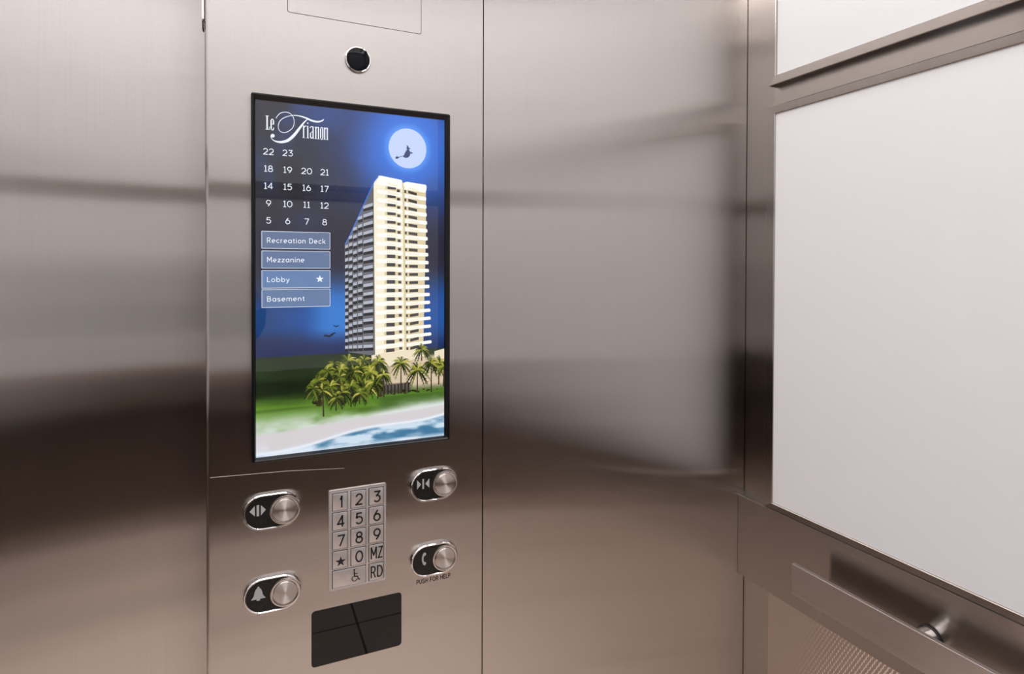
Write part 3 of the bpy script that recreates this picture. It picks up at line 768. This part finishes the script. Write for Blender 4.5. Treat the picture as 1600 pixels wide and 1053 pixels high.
b.f = [tuple(q) for q in np.stack([idx[:-1, :-1].ravel(), idx[1:, :-1].ravel(), idx[1:, 1:].ravel(), idx[:-1, 1:].ravel()], 1).tolist()]
b.mi = [0] * len(b.f)
def picture_mat():
    m, t, out = nt('lit_picture'); e = t.nodes.new('ShaderNodeEmission'); a = t.nodes.new('ShaderNodeAttribute'); a.attribute_name = 'pixel_colour'
    t.links.new(a.outputs['Color'], e.inputs[0]); e.inputs[1].default_value = 1.0; t.links.new(e.outputs[0], out.inputs[0]); return m
M_pic = picture_mat()
pic = b.build('picture', M_pic, ds)
at = pic.data.color_attributes.new('pixel_colour', 'FLOAT_COLOR', 'POINT')
at.data.foreach_set('color', np.concatenate([lin_img.reshape(-1, 3), np.ones((GW * GH, 1))], 1).astype(np.float32).ravel())

_em = {}
def E(r, g, b_):
    k = (r, g, b_)
    if k not in _em: _em[k] = emit('lit_%d_%d_%d' % k, lin(r, g, b_))
    return _em[k]
W1 = E(235, 240, 250)

def art(name, mb, mats, parent=None): return mb.build(name, mats, parent or pic)
def apoly(mb, pts, layer, mi=0): mb.poly([ap(p[0], p[1], layer) for p in pts], mi)
def ribbon(mb, pts, wd, layer, mi=0, closed=False):
    """stroke along points; wd a number or one width per point"""
    n = len(pts); wds = wd if isinstance(wd, (list, tuple)) else [wd] * n
    P = [Vector(p) for p in pts]; vs = []
    for i in range(n):
        a = P[i - 1] if (i > 0 or closed) else P[i]; c = P[(i + 1) % n] if (i < n - 1 or closed) else P[i]
        d = (c - a); d.normalize()
        nn = Vector((-d.y, d.x))
        k = 1.0
        if 0 < i < n - 1 or closed:
            d1 = (P[i] - P[i - 1]).normalized(); k = 1.0 / max(0.45, abs(Vector((-d1.y, d1.x)).dot(nn)))
        o = nn * wds[i] / 2 * k
        vs += [ap(P[i].x + o.x, P[i].y + o.y, layer), ap(P[i].x - o.x, P[i].y - o.y, layer)]
    m = n if closed else n - 1
    mb.add(vs, [(2 * i, 2 * i + 1, 2 * ((i + 1) % n) + 1, 2 * ((i + 1) % n)) for i in range(m)], mi)
def smooth_path(pts, k=6):
    P = [Vector(p) for p in pts]; out = []
    for i in range(len(P) - 1):
        p0 = P[max(0, i - 1)]; p1 = P[i]; p2 = P[i + 1]; p3 = P[min(len(P) - 1, i + 2)]
        for j in range(k):
            t = j / k
            out.append(0.5 * ((2 * p1) + (p2 - p0) * t + (2 * p0 - 5 * p1 + 4 * p2 - p3) * t * t + (3 * p1 - p0 - 3 * p2 + p3) * t ** 3))
    out.append(P[-1]); return [(p.x, p.y) for p in out]

def floor_number(txt, cu, cv):
    wd_ = (sum(DIG[c][0] for c in txt) + 1.4 * (len(txt) - 1)) * 1.02
    mb = MB(); stroke_text(mb, txt, lambda q, r_: ap(cu - wd_ / 2 + q * wd_, cv - 5.1 + r_ * 1.02, 6), 0.00125, 1.4)
    art('floor_number', mb, W1, ds)
cu4 = [19.7, 49.0, 78.7, 107.4]
for row, v in (((22, 23), 82.6), ((18, 19, 20, 21), 110.3), ((14, 15, 16, 17), 138.3), ((9, 10, 11, 12), 166.5), ((5, 6, 7, 8), 194.6)):
    for i, nmb in enumerate(row): floor_number(str(nmb), cu4[i], v)

# name lettering at the top left
mb = MB()
def rect(u0, v0, u1, v1): apoly(mb, [(u0, v0), (u1, v0), (u1, v1), (u0, v1)], 6)
# L
rect(16.6, 24.6, 18.9, 47.0); rect(15.2, 24.3, 20.4, 25.1); rect(15.1, 46.4, 21.6, 47.2); rect(20.8, 42.2, 21.6, 47.2)
# e
rect(22.7, 31.5, 24.7, 45.0); rect(26.4, 31.5, 28.3, 37.9); rect(22.8, 37.2, 28.3, 38.0); ribbon(mb, [(23.7, 32.0), (24.4, 29.9), (25.5, 29.3), (26.7, 29.9), (27.4, 32.0)], 1.3, 6); ribbon(mb, [(23.7, 44.6), (24.4, 46.6), (25.5, 47.2), (26.9, 46.6), (27.8, 43.0)], 1.2, 6)
# swash T
T1 = smooth_path([(31.2, 27.2), (34.6, 21.6), (39.5, 17.4), (48.0, 15.6), (54.8, 18.7), (58.6, 25.5), (58.9, 33.9), (55.9, 41.4), (48.0, 48.2), (40.8, 49.5), (36.1, 46.3), (34.6, 39.9), (36.8, 31.8), (43.5, 25.2), (54.8, 20.4), (66.2, 19.6), (77.6, 22.0), (86.9, 25.4), (96.2, 26.4), (103.3, 24.0), (106.1, 21.0)], 5)
nn_ = len(T1); ribbon(mb, T1, [0.9 + (2.2 * math.sin(PI * max(0, (i / nn_ - 0.70) / 0.30)) if i / nn_ > 0.70 else 0.25 * math.sin(i / nn_ * 12) ** 2) for i in range(nn_)], 6)
T2 = smooth_path([(81.5, 22.6), (74.6, 29.8), (67.3, 40.3), (59.3, 51.9), (50.2, 61.2), (41.2, 65.1), (33.4, 65.5), (26.7, 63.3), (23.4, 58.6), (24.2, 54.8)], 5)
nn_ = len(T2); ribbon(mb, T2, [1.0 + 3.6 * math.sin(PI * min(1, i / nn_ * 1.25)) ** 1.2 for i in range(nn_)], 6)
apoly(mb, [(26.2 + 3.0 * math.cos(a * PI / 9), 56.2 + 3.0 * math.sin(a * PI / 9)) for a in range(18)], 6)
# rianon: condensed letters, thick stems and hairlines
V0, V1 = 35.0, 55.4
def stem(u, v0=V0, v1=V1, wd=1.9): rect(u, v0, u + wd, v1)
def hair(pts, wd=0.9): ribbon(mb, pts, wd, 6)
stem(73.0); rect(71.9, V1 - 0.7, 76.2, V1); rect(71.9, V0, 73.5, V0 + 0.7); hair([(74.8, 38.0), (76.2, 35.4), (77.8, 35.6)], 1.3)
stem(79.6); rect(78.4, V1 - 0.7, 82.6, V1); rect(78.4, V0, 80, V0 + 0.7); apoly(mb, [(80.5 + 1.2 * math.cos(a * PI / 5), 30.4 + 1.4 * math.sin(a * PI / 5)) for a in range(10)], 6)
stem(88.0); stem(84.0, 46.5, 54.0, 1.7); hair([(84.3, 38.2), (85.0, 35.7), (86.5, 35.2), (88.3, 36.0), (89.0, 38)], 1.1); hair([(88.3, 43.6), (86.2, 45.0), (84.9, 47.2)]); hair([(84.9, 53.6), (86.0, 55.2), (88.3, 53.0)]); rect(89.2, V1 - 0.7, 91.0, V1)
for u in (92.4, 106.6):
    stem(u); stem(u + 4.3); rect(u - 0.8, V1 - 0.7, u + 2.7, V1); rect(u + 3.5, V1 - 0.7, u + 7.0, V1); rect(u - 0.8, V0, u + 0.6, V0 + 0.7); hair([(u + 1.6, 38.0), (u + 3.0, 35.4), (u + 4.6, 35.6), (u + 5.4, 38)], 1.1)
stem(100.2, 38, 52.5, 1.8); stem(103.6, 38, 52.5, 1.8); hair([(101, 38.4), (101.6, 35.8), (102.8, 35.0), (104.0, 35.8), (104.6, 38.4)], 1.2); hair([(101, 52.1), (101.6, 54.7), (102.8, 55.5), (104.0, 54.7), (104.6, 52.1)], 1.2)
art('logo_lettering', mb, W1, ds)

# menu buttons
for txt_, v0, v1, tb, tw in (('Recreation Deck', 212.4, 240.2, 231.2, 91.6), ('Mezzanine', 244.4, 272.4, 262.8, 57.8), ('Lobby', 276.4, 305.2, 295.4, 34.6), ('Basement', 307.8, 336.8, 327.2, 58.4)):
    i = {'R': 0, 'M': 1, 'L': 2, 'B': 3}[txt_[0]]
    mb = MB(); apoly(mb, [(9.3, v0), (116.1, v0), (116.1, v1), (9.3, v1)], 4)
    ring_ = [(9.3, v0), (116.1, v0), (116.1, v1), (9.3, v1)]
    for a_, c_ in zip(ring_, ring_[1:] + ring_[:1]): ribbon(mb, [a_, c_], 1.0, 5, 1)
    mbt = art('menu_button', mb, [E(*[(98, 114, 146), (96, 116, 152), (98, 128, 172), (98, 122, 160)][i]), E(205, 214, 230)], ds)
    mb = MB(); stroke_text(mb, txt_, lambda q, r_: ap(17.0 + q * tw, tb - 8.7 + r_ * 0.87, 6), 0.00105, 1.6)
    art('caption', mb, W1, mbt)
    if txt_ == 'Lobby':
        mb = MB(); sp_ = star_pts(0, 0, 6.6, 0.42)
        mb.add([ap(99.5 + p[0], 290.8 - p[1], 6) for p in sp_] + [ap(99.5, 290.8, 6)], [(k, (k + 1) % 10, 10) for k in range(10)])
        art('star', mb, W1, mbt)

# moon, rider and bats
mb = MB(); mb.add([ap(250.3, 58, 1)] + [ap(250.3 + 34.2 * math.cos(2 * PI * k / 64), 58 + 35.4 * math.sin(2 * PI * k / 64), 1) for k in range(64)], [(0, k + 1, (k + 1) % 64 + 1) for k in range(64)])
art('moon', mb, E(196, 212, 248))
mb = MB()
ribbon(mb, [(232.5, 75.4), (246, 70.5), (259.5, 65.6)], 0.9, 2)
apoly(mb, [(228.2, 76.2), (229.6, 73.6), (234.2, 74.0), (235.0, 75.6), (231.6, 77.8), (228.8, 78.4)], 2)
apoly(mb, [(248.6, 60.4), (252.6, 60.2), (254.0, 63.2), (258.4, 64.6), (258.6, 66.0), (254.6, 66.0), (254.4, 70.4), (251.0, 74.2), (246.4, 75.4), (241.6, 73.6), (243.6, 70.2), (245.2, 66.0)], 2)
apoly(mb, [(247.4, 58.6), (249.0, 55.4), (247.6, 52.6), (250.4, 53.2), (252.4, 56.6), (255.6, 58.2), (253.0, 59.2), (252.6, 61.0), (249.4, 61.2), (249.2, 59.2)], 3)
art('broom_rider', mb, E(52, 66, 108))
for pts in ([(104.6, 388.4), (107.2, 385.2), (110.2, 384.8), (113.0, 386.6), (115.8, 386.0), (118.2, 384.0), (122.4, 382.2), (126.6, 381.8), (123.2, 384.6), (120.4, 387.0), (117.6, 388.8), (114.8, 390.2), (112.0, 389.2), (108.4, 388.2)],
            [(120.4, 369.2), (123.4, 369.8), (125.8, 371.2), (128.6, 370.4), (132.6, 369.6), (130.2, 371.6), (127.6, 372.8), (125.4, 373.4), (122.8, 371.4)]):
    mb = MB(); apoly(mb, pts, 2); art('bat', mb, E(14, 26, 48))

# apartment tower
mb = MB()
MT = [E(246, 238, 214), E(222, 206, 166), E(70, 66, 66), E(252, 250, 244), E(104, 104, 112), E(34, 32, 36), E(176, 182, 194), E(150, 134, 110), E(60, 120, 220)]
CREAM, TAN, DKW, WHT, SIDE, SDK, SLT, BRN, GLOW = range(9)
def f_(t, a, c): return a + (c - a) * t
# side face (receding), front face, right edge
apoly(mb, [(199.0, 111.0), (191.0, 121.5), (149, 216.0), (140.6, 232.0), (141.4, 330), (145.4, 417.0), (193.0, 426.0), (190.2, 124.0)], 1, SIDE)
apoly(mb, [(198.0, 110.0), (240.5, 116.0), (246, 423.0), (192.6, 426.0), (190.0, 124.0)], 2, CREAM)
apoly(mb, [(240.8, 120.0), (248.4, 117.6), (283.6, 121.8), (284.0, 200), (279.0, 421.0), (244.0, 421.0)], 2, TAN)
ribbon(mb, [(198.2, 111.0), (190.6, 121.0), (149.4, 215.6), (140.8, 232.0)], 1.6, 3, GLOW)
NF = 20
for i in range(NF):
    t = i / (NF - 1)
    # front, left bay
    vL = f_(t, 118.5, 408.5); vR = f_(t, 123.8, 405.6); hgt = f_(t, 7.6, 6.4)
    uL = f_(t, 196.0, 193.6); uR = f_(t, 239.2, 243.6)
    apoly(mb, [(uL + 14, vL + hgt + 0.6), (uR - 1.5, vR + hgt + 0.4), (uR - 1.5, vR + hgt + 6.2), (uL + 14, vL + hgt + 6.6)], 3, TAN)
    apoly(mb, [(uL + 18, vL + hgt - 0.2), (uL + 33, vL + hgt + 0.8 - t), (uL + 33, vL + hgt + 6.8 - t * 0.4), (uL + 18, vL + hgt + 6.4)], 4, DKW)
    apoly(mb, [(uR - 8.5, vR + hgt + 0.8), (uR - 3.2, vR + hgt + 1.2), (uR - 3.2, vR + hgt + 5.8), (uR - 8.5, vR + hgt + 5.6)], 4, DKW)
    pts = [(uL + 2.0, vL), (uR, vR), (uR, vR + hgt - 1.0), (uL + 3.0, vL + hgt), (uL, vL + hgt - 1.6), (uL - 0.4, vL + 2.2)]
    apoly(mb, pts, 5, WHT)
    apoly(mb, [(uL + 18, vL + 2.6), (uL + 38, f_(38 / 45, vL, vR) + 2.6), (uL + 38, f_(38 / 45, vL, vR) + hgt - 2.0), (uL + 18, vL + hgt - 1.6)], 6, CREAM)
    # front, right bay
    vA = f_(t, 124.5, 407.0); vB = f_(t, 128.5, 403.5); uA_ = f_(t, 242.0, 246.0); uB_ = f_(t, 283.6, 294.6)
    apoly(mb, [(uA_ + 2, vA + hgt + 0.6), (uA_ + 5.5, vA + hgt + 0.7), (uA_ + 5.5, vA + hgt + 5.8), (uA_ + 2, vA + hgt + 5.6)], 4, DKW)
    apoly(mb, [(uA_ + 9, vA + hgt + 0.8), (uA_ + 25, vB + hgt + 0.6), (uA_ + 25, vB + hgt + 5.8), (uA_ + 9, vA + hgt + 5.9)], 4, DKW)
    apoly(mb, [(uA_ + 2.5, vA), (uB_ - 1.5, vB), (uB_, vB + 1.6), (uB_, vB + hgt - 1.4), (uB_ - 2.0, vB + hgt - 0.6), (uA_ + 2.5, vA + hgt - 0.6)], 5, WHT)
    apoly(mb, [(uA_ + 9, vA + 2.4), (uA_ + 28, vB + 2.4), (uA_ + 28, vB + hgt - 1.8), (uA_ + 9, vA + hgt - 1.8)], 6, CREAM)
# roof caps
apoly(mb, [(198.6, 110.4), (202.7, 109.8), (238.8, 115.0), (240.3, 118.0), (239.6, 123.4), (196.4, 119.2)], 7, WHT)
apoly(mb, [(242.6, 121.0), (248.2, 117.6), (283.4, 121.0), (285.0, 124.0), (284.2, 132.0), (243.2, 126.0)], 7, WHT)
# side face balconies: four columns, dark slots between
cols = [(141.0, 147.0, 232.0), (147.5, 154.0, 216.0), (154.6, 162.0, 201.0), (162.8, 171.0, 182.0), (172.0, 189.4, 160.0)]
for (ua, ub, vt) in cols:
    n_ = int(round((412 - vt) / f_((ua - 141) / 31, 11.4, 14.6)))
    for i in range(n_):
        t = i / max(1, n_ - 1); v = f_(t, vt, 406.0); k = 1 - t
        tilt = (ub - ua) * 0.42 * k
        apoly(mb, [(ua, v + 5.2 + tilt * 0.5), (ub, v + 5.4 - tilt * 0.2), (ub, v + 10.6 - tilt * 0.2), (ua, v + 10.2 + tilt * 0.5)], 3, SDK)
        apoly(mb, [(ua, v + tilt * 0.6), (ub - 1.2, v - tilt * 0.3), (ub - 1.2, v + 5.2 - tilt * 0.3), (ua, v + 5.2 + tilt * 0.6)], 4, SLT)
for u in (148.6, 156.2, 164.4): pass
apoly(mb, [(189.6, 128.0), (194.0, 126.0), (196.6, 425.5), (192.2, 426.0)], 4, CREAM)
art('apartment_tower', mb, MT)

# terrace wall and palms at the tower's foot
mb = MB(); apoly(mb, [(186, 425), (215, 421), (282, 418), (282, 432), (216, 446), (186, 436)], 7, 0); apoly(mb, [(300, 424), (319, 420), (319, 438), (300, 438)], 7, 0)
for k in range(9): apoly(mb, [(201 + k * 6.2, 481 - k * 0.4), (203.5 + k * 6.2, 481 - k * 0.4), (203.5 + k * 6.2, 496), (201 + k * 6.2, 496.5)], 7, 1)
art('terrace_wall', mb, [E(236, 222, 194), E(44, 42, 44)])
PALM = [E(58, 70, 26), E(104, 116, 40), E(156, 158, 62), E(32, 40, 20), E(64, 52, 38), E(190, 184, 88)]
def palm(cu, cv, size, base_v, seed, layer):
    r_ = random.Random(seed); mb = MB()
    if base_v: ribbon(mb, [(cu, cv), (cu + r_.uniform(-1.5, 1.5), base_v)], [1.6, 2.6], layer, 4)
    nfr = 21
    for k in range(nfr):
        a = -PI / 2 + (k - (nfr - 1) / 2) / nfr * 2 * PI * 0.86 + r_.uniform(-0.15, 0.15); ln = size * r_.uniform(0.75, 1.1)
        pts = []
        for j in range(7):
            t = j / 6; pts.append((cu + math.cos(a) * ln * t, cv + math.sin(a) * ln * t + 0.55 * ln * t * t * (0.4 + abs(math.cos(a)))))
        c_ = r_.choice([0, 0, 1, 1, 2, 3, 5] if math.sin(a) < 0.2 else [0, 3, 3, 1])
        ribbon(mb, pts, [0.8, 1.7, 2.3, 2.4, 2.0, 1.3, 0.3], layer + k % 3, c_)
        for j in range(1, 6):      # leaflets hanging off the rib
            p = pts[j]; q = (p[0] + math.cos(a + 0.9) * ln * 0.22, p[1] + abs(math.sin(a + 0.9)) * ln * 0.20 + 1.4)
            ribbon(mb, [p, q], [1.0, 0.3], layer + k % 3, c_)
            q = (p[0] + math.cos(a - 0.9) * ln * 0.22, p[1] + math.sin(a - 0.9) * ln * 0.12 + 1.8)
            ribbon(mb, [p, q], [1.0, 0.3], layer + k % 3, c_)
    art('palm_tree', mb, PALM)
mb = MB(); r_ = random.Random(5)
for k in range(60):
    u = r_.uniform(92, 206); v = r_.uniform(462, 506) - (u - 92) * 0.06; d = r_.uniform(4, 9)
    apoly(mb, [(u + d * math.cos(a) * r_.uniform(0.7, 1.2), v + d * 0.55 * math.sin(a) * r_.uniform(0.7, 1.2)) for a in np.linspace(0, 2 * PI, 11)[:-1]], 8, k % 3)
for k in range(16):
    u = r_.uniform(214, 316); v = r_.uniform(491, 497); d = r_.uniform(2, 4)
    apoly(mb, [(u + d * math.cos(a) * r_.uniform(0.7, 1.2), v + d * 0.5 * math.sin(a) * r_.uniform(0.7, 1.2)) for a in np.linspace(0, 2 * PI, 11)[:-1]], 8, k % 3)
art('undergrowth', mb, [E(34, 36, 18), E(52, 54, 24), E(66, 52, 32)])
spots = [(276, 420, 17, 440), (309, 446, 19, 486), (146, 432, 20, 0), (172, 434, 20, 0), (122, 436, 17, 0), (198, 436, 19, 502), (112, 448, 18, 0), (134, 446, 19, 0),
         (156, 452, 20, 0), (184, 454, 20, 0), (168, 446, 18, 0), (132, 460, 20, 0), (96, 464, 19, 0), (238, 442, 21, 496), (294, 446, 20, 498), (268, 456, 24, 494), (318, 452, 16, 490),
         (116, 474, 20, 508), (150, 476, 20, 512), (176, 478, 19, 506), (104, 480, 18, 524), (136, 486, 17, 514), (166, 490, 16, 508), (190, 472, 18, 0), (206, 460, 16, 500), (88, 476, 15, 0), (126, 494, 15, 516)]
for i, (u, v, s_, bv) in enumerate(spots): palm(u, v, s_, bv, 50 + i, 8 + (i // 4) * 3)
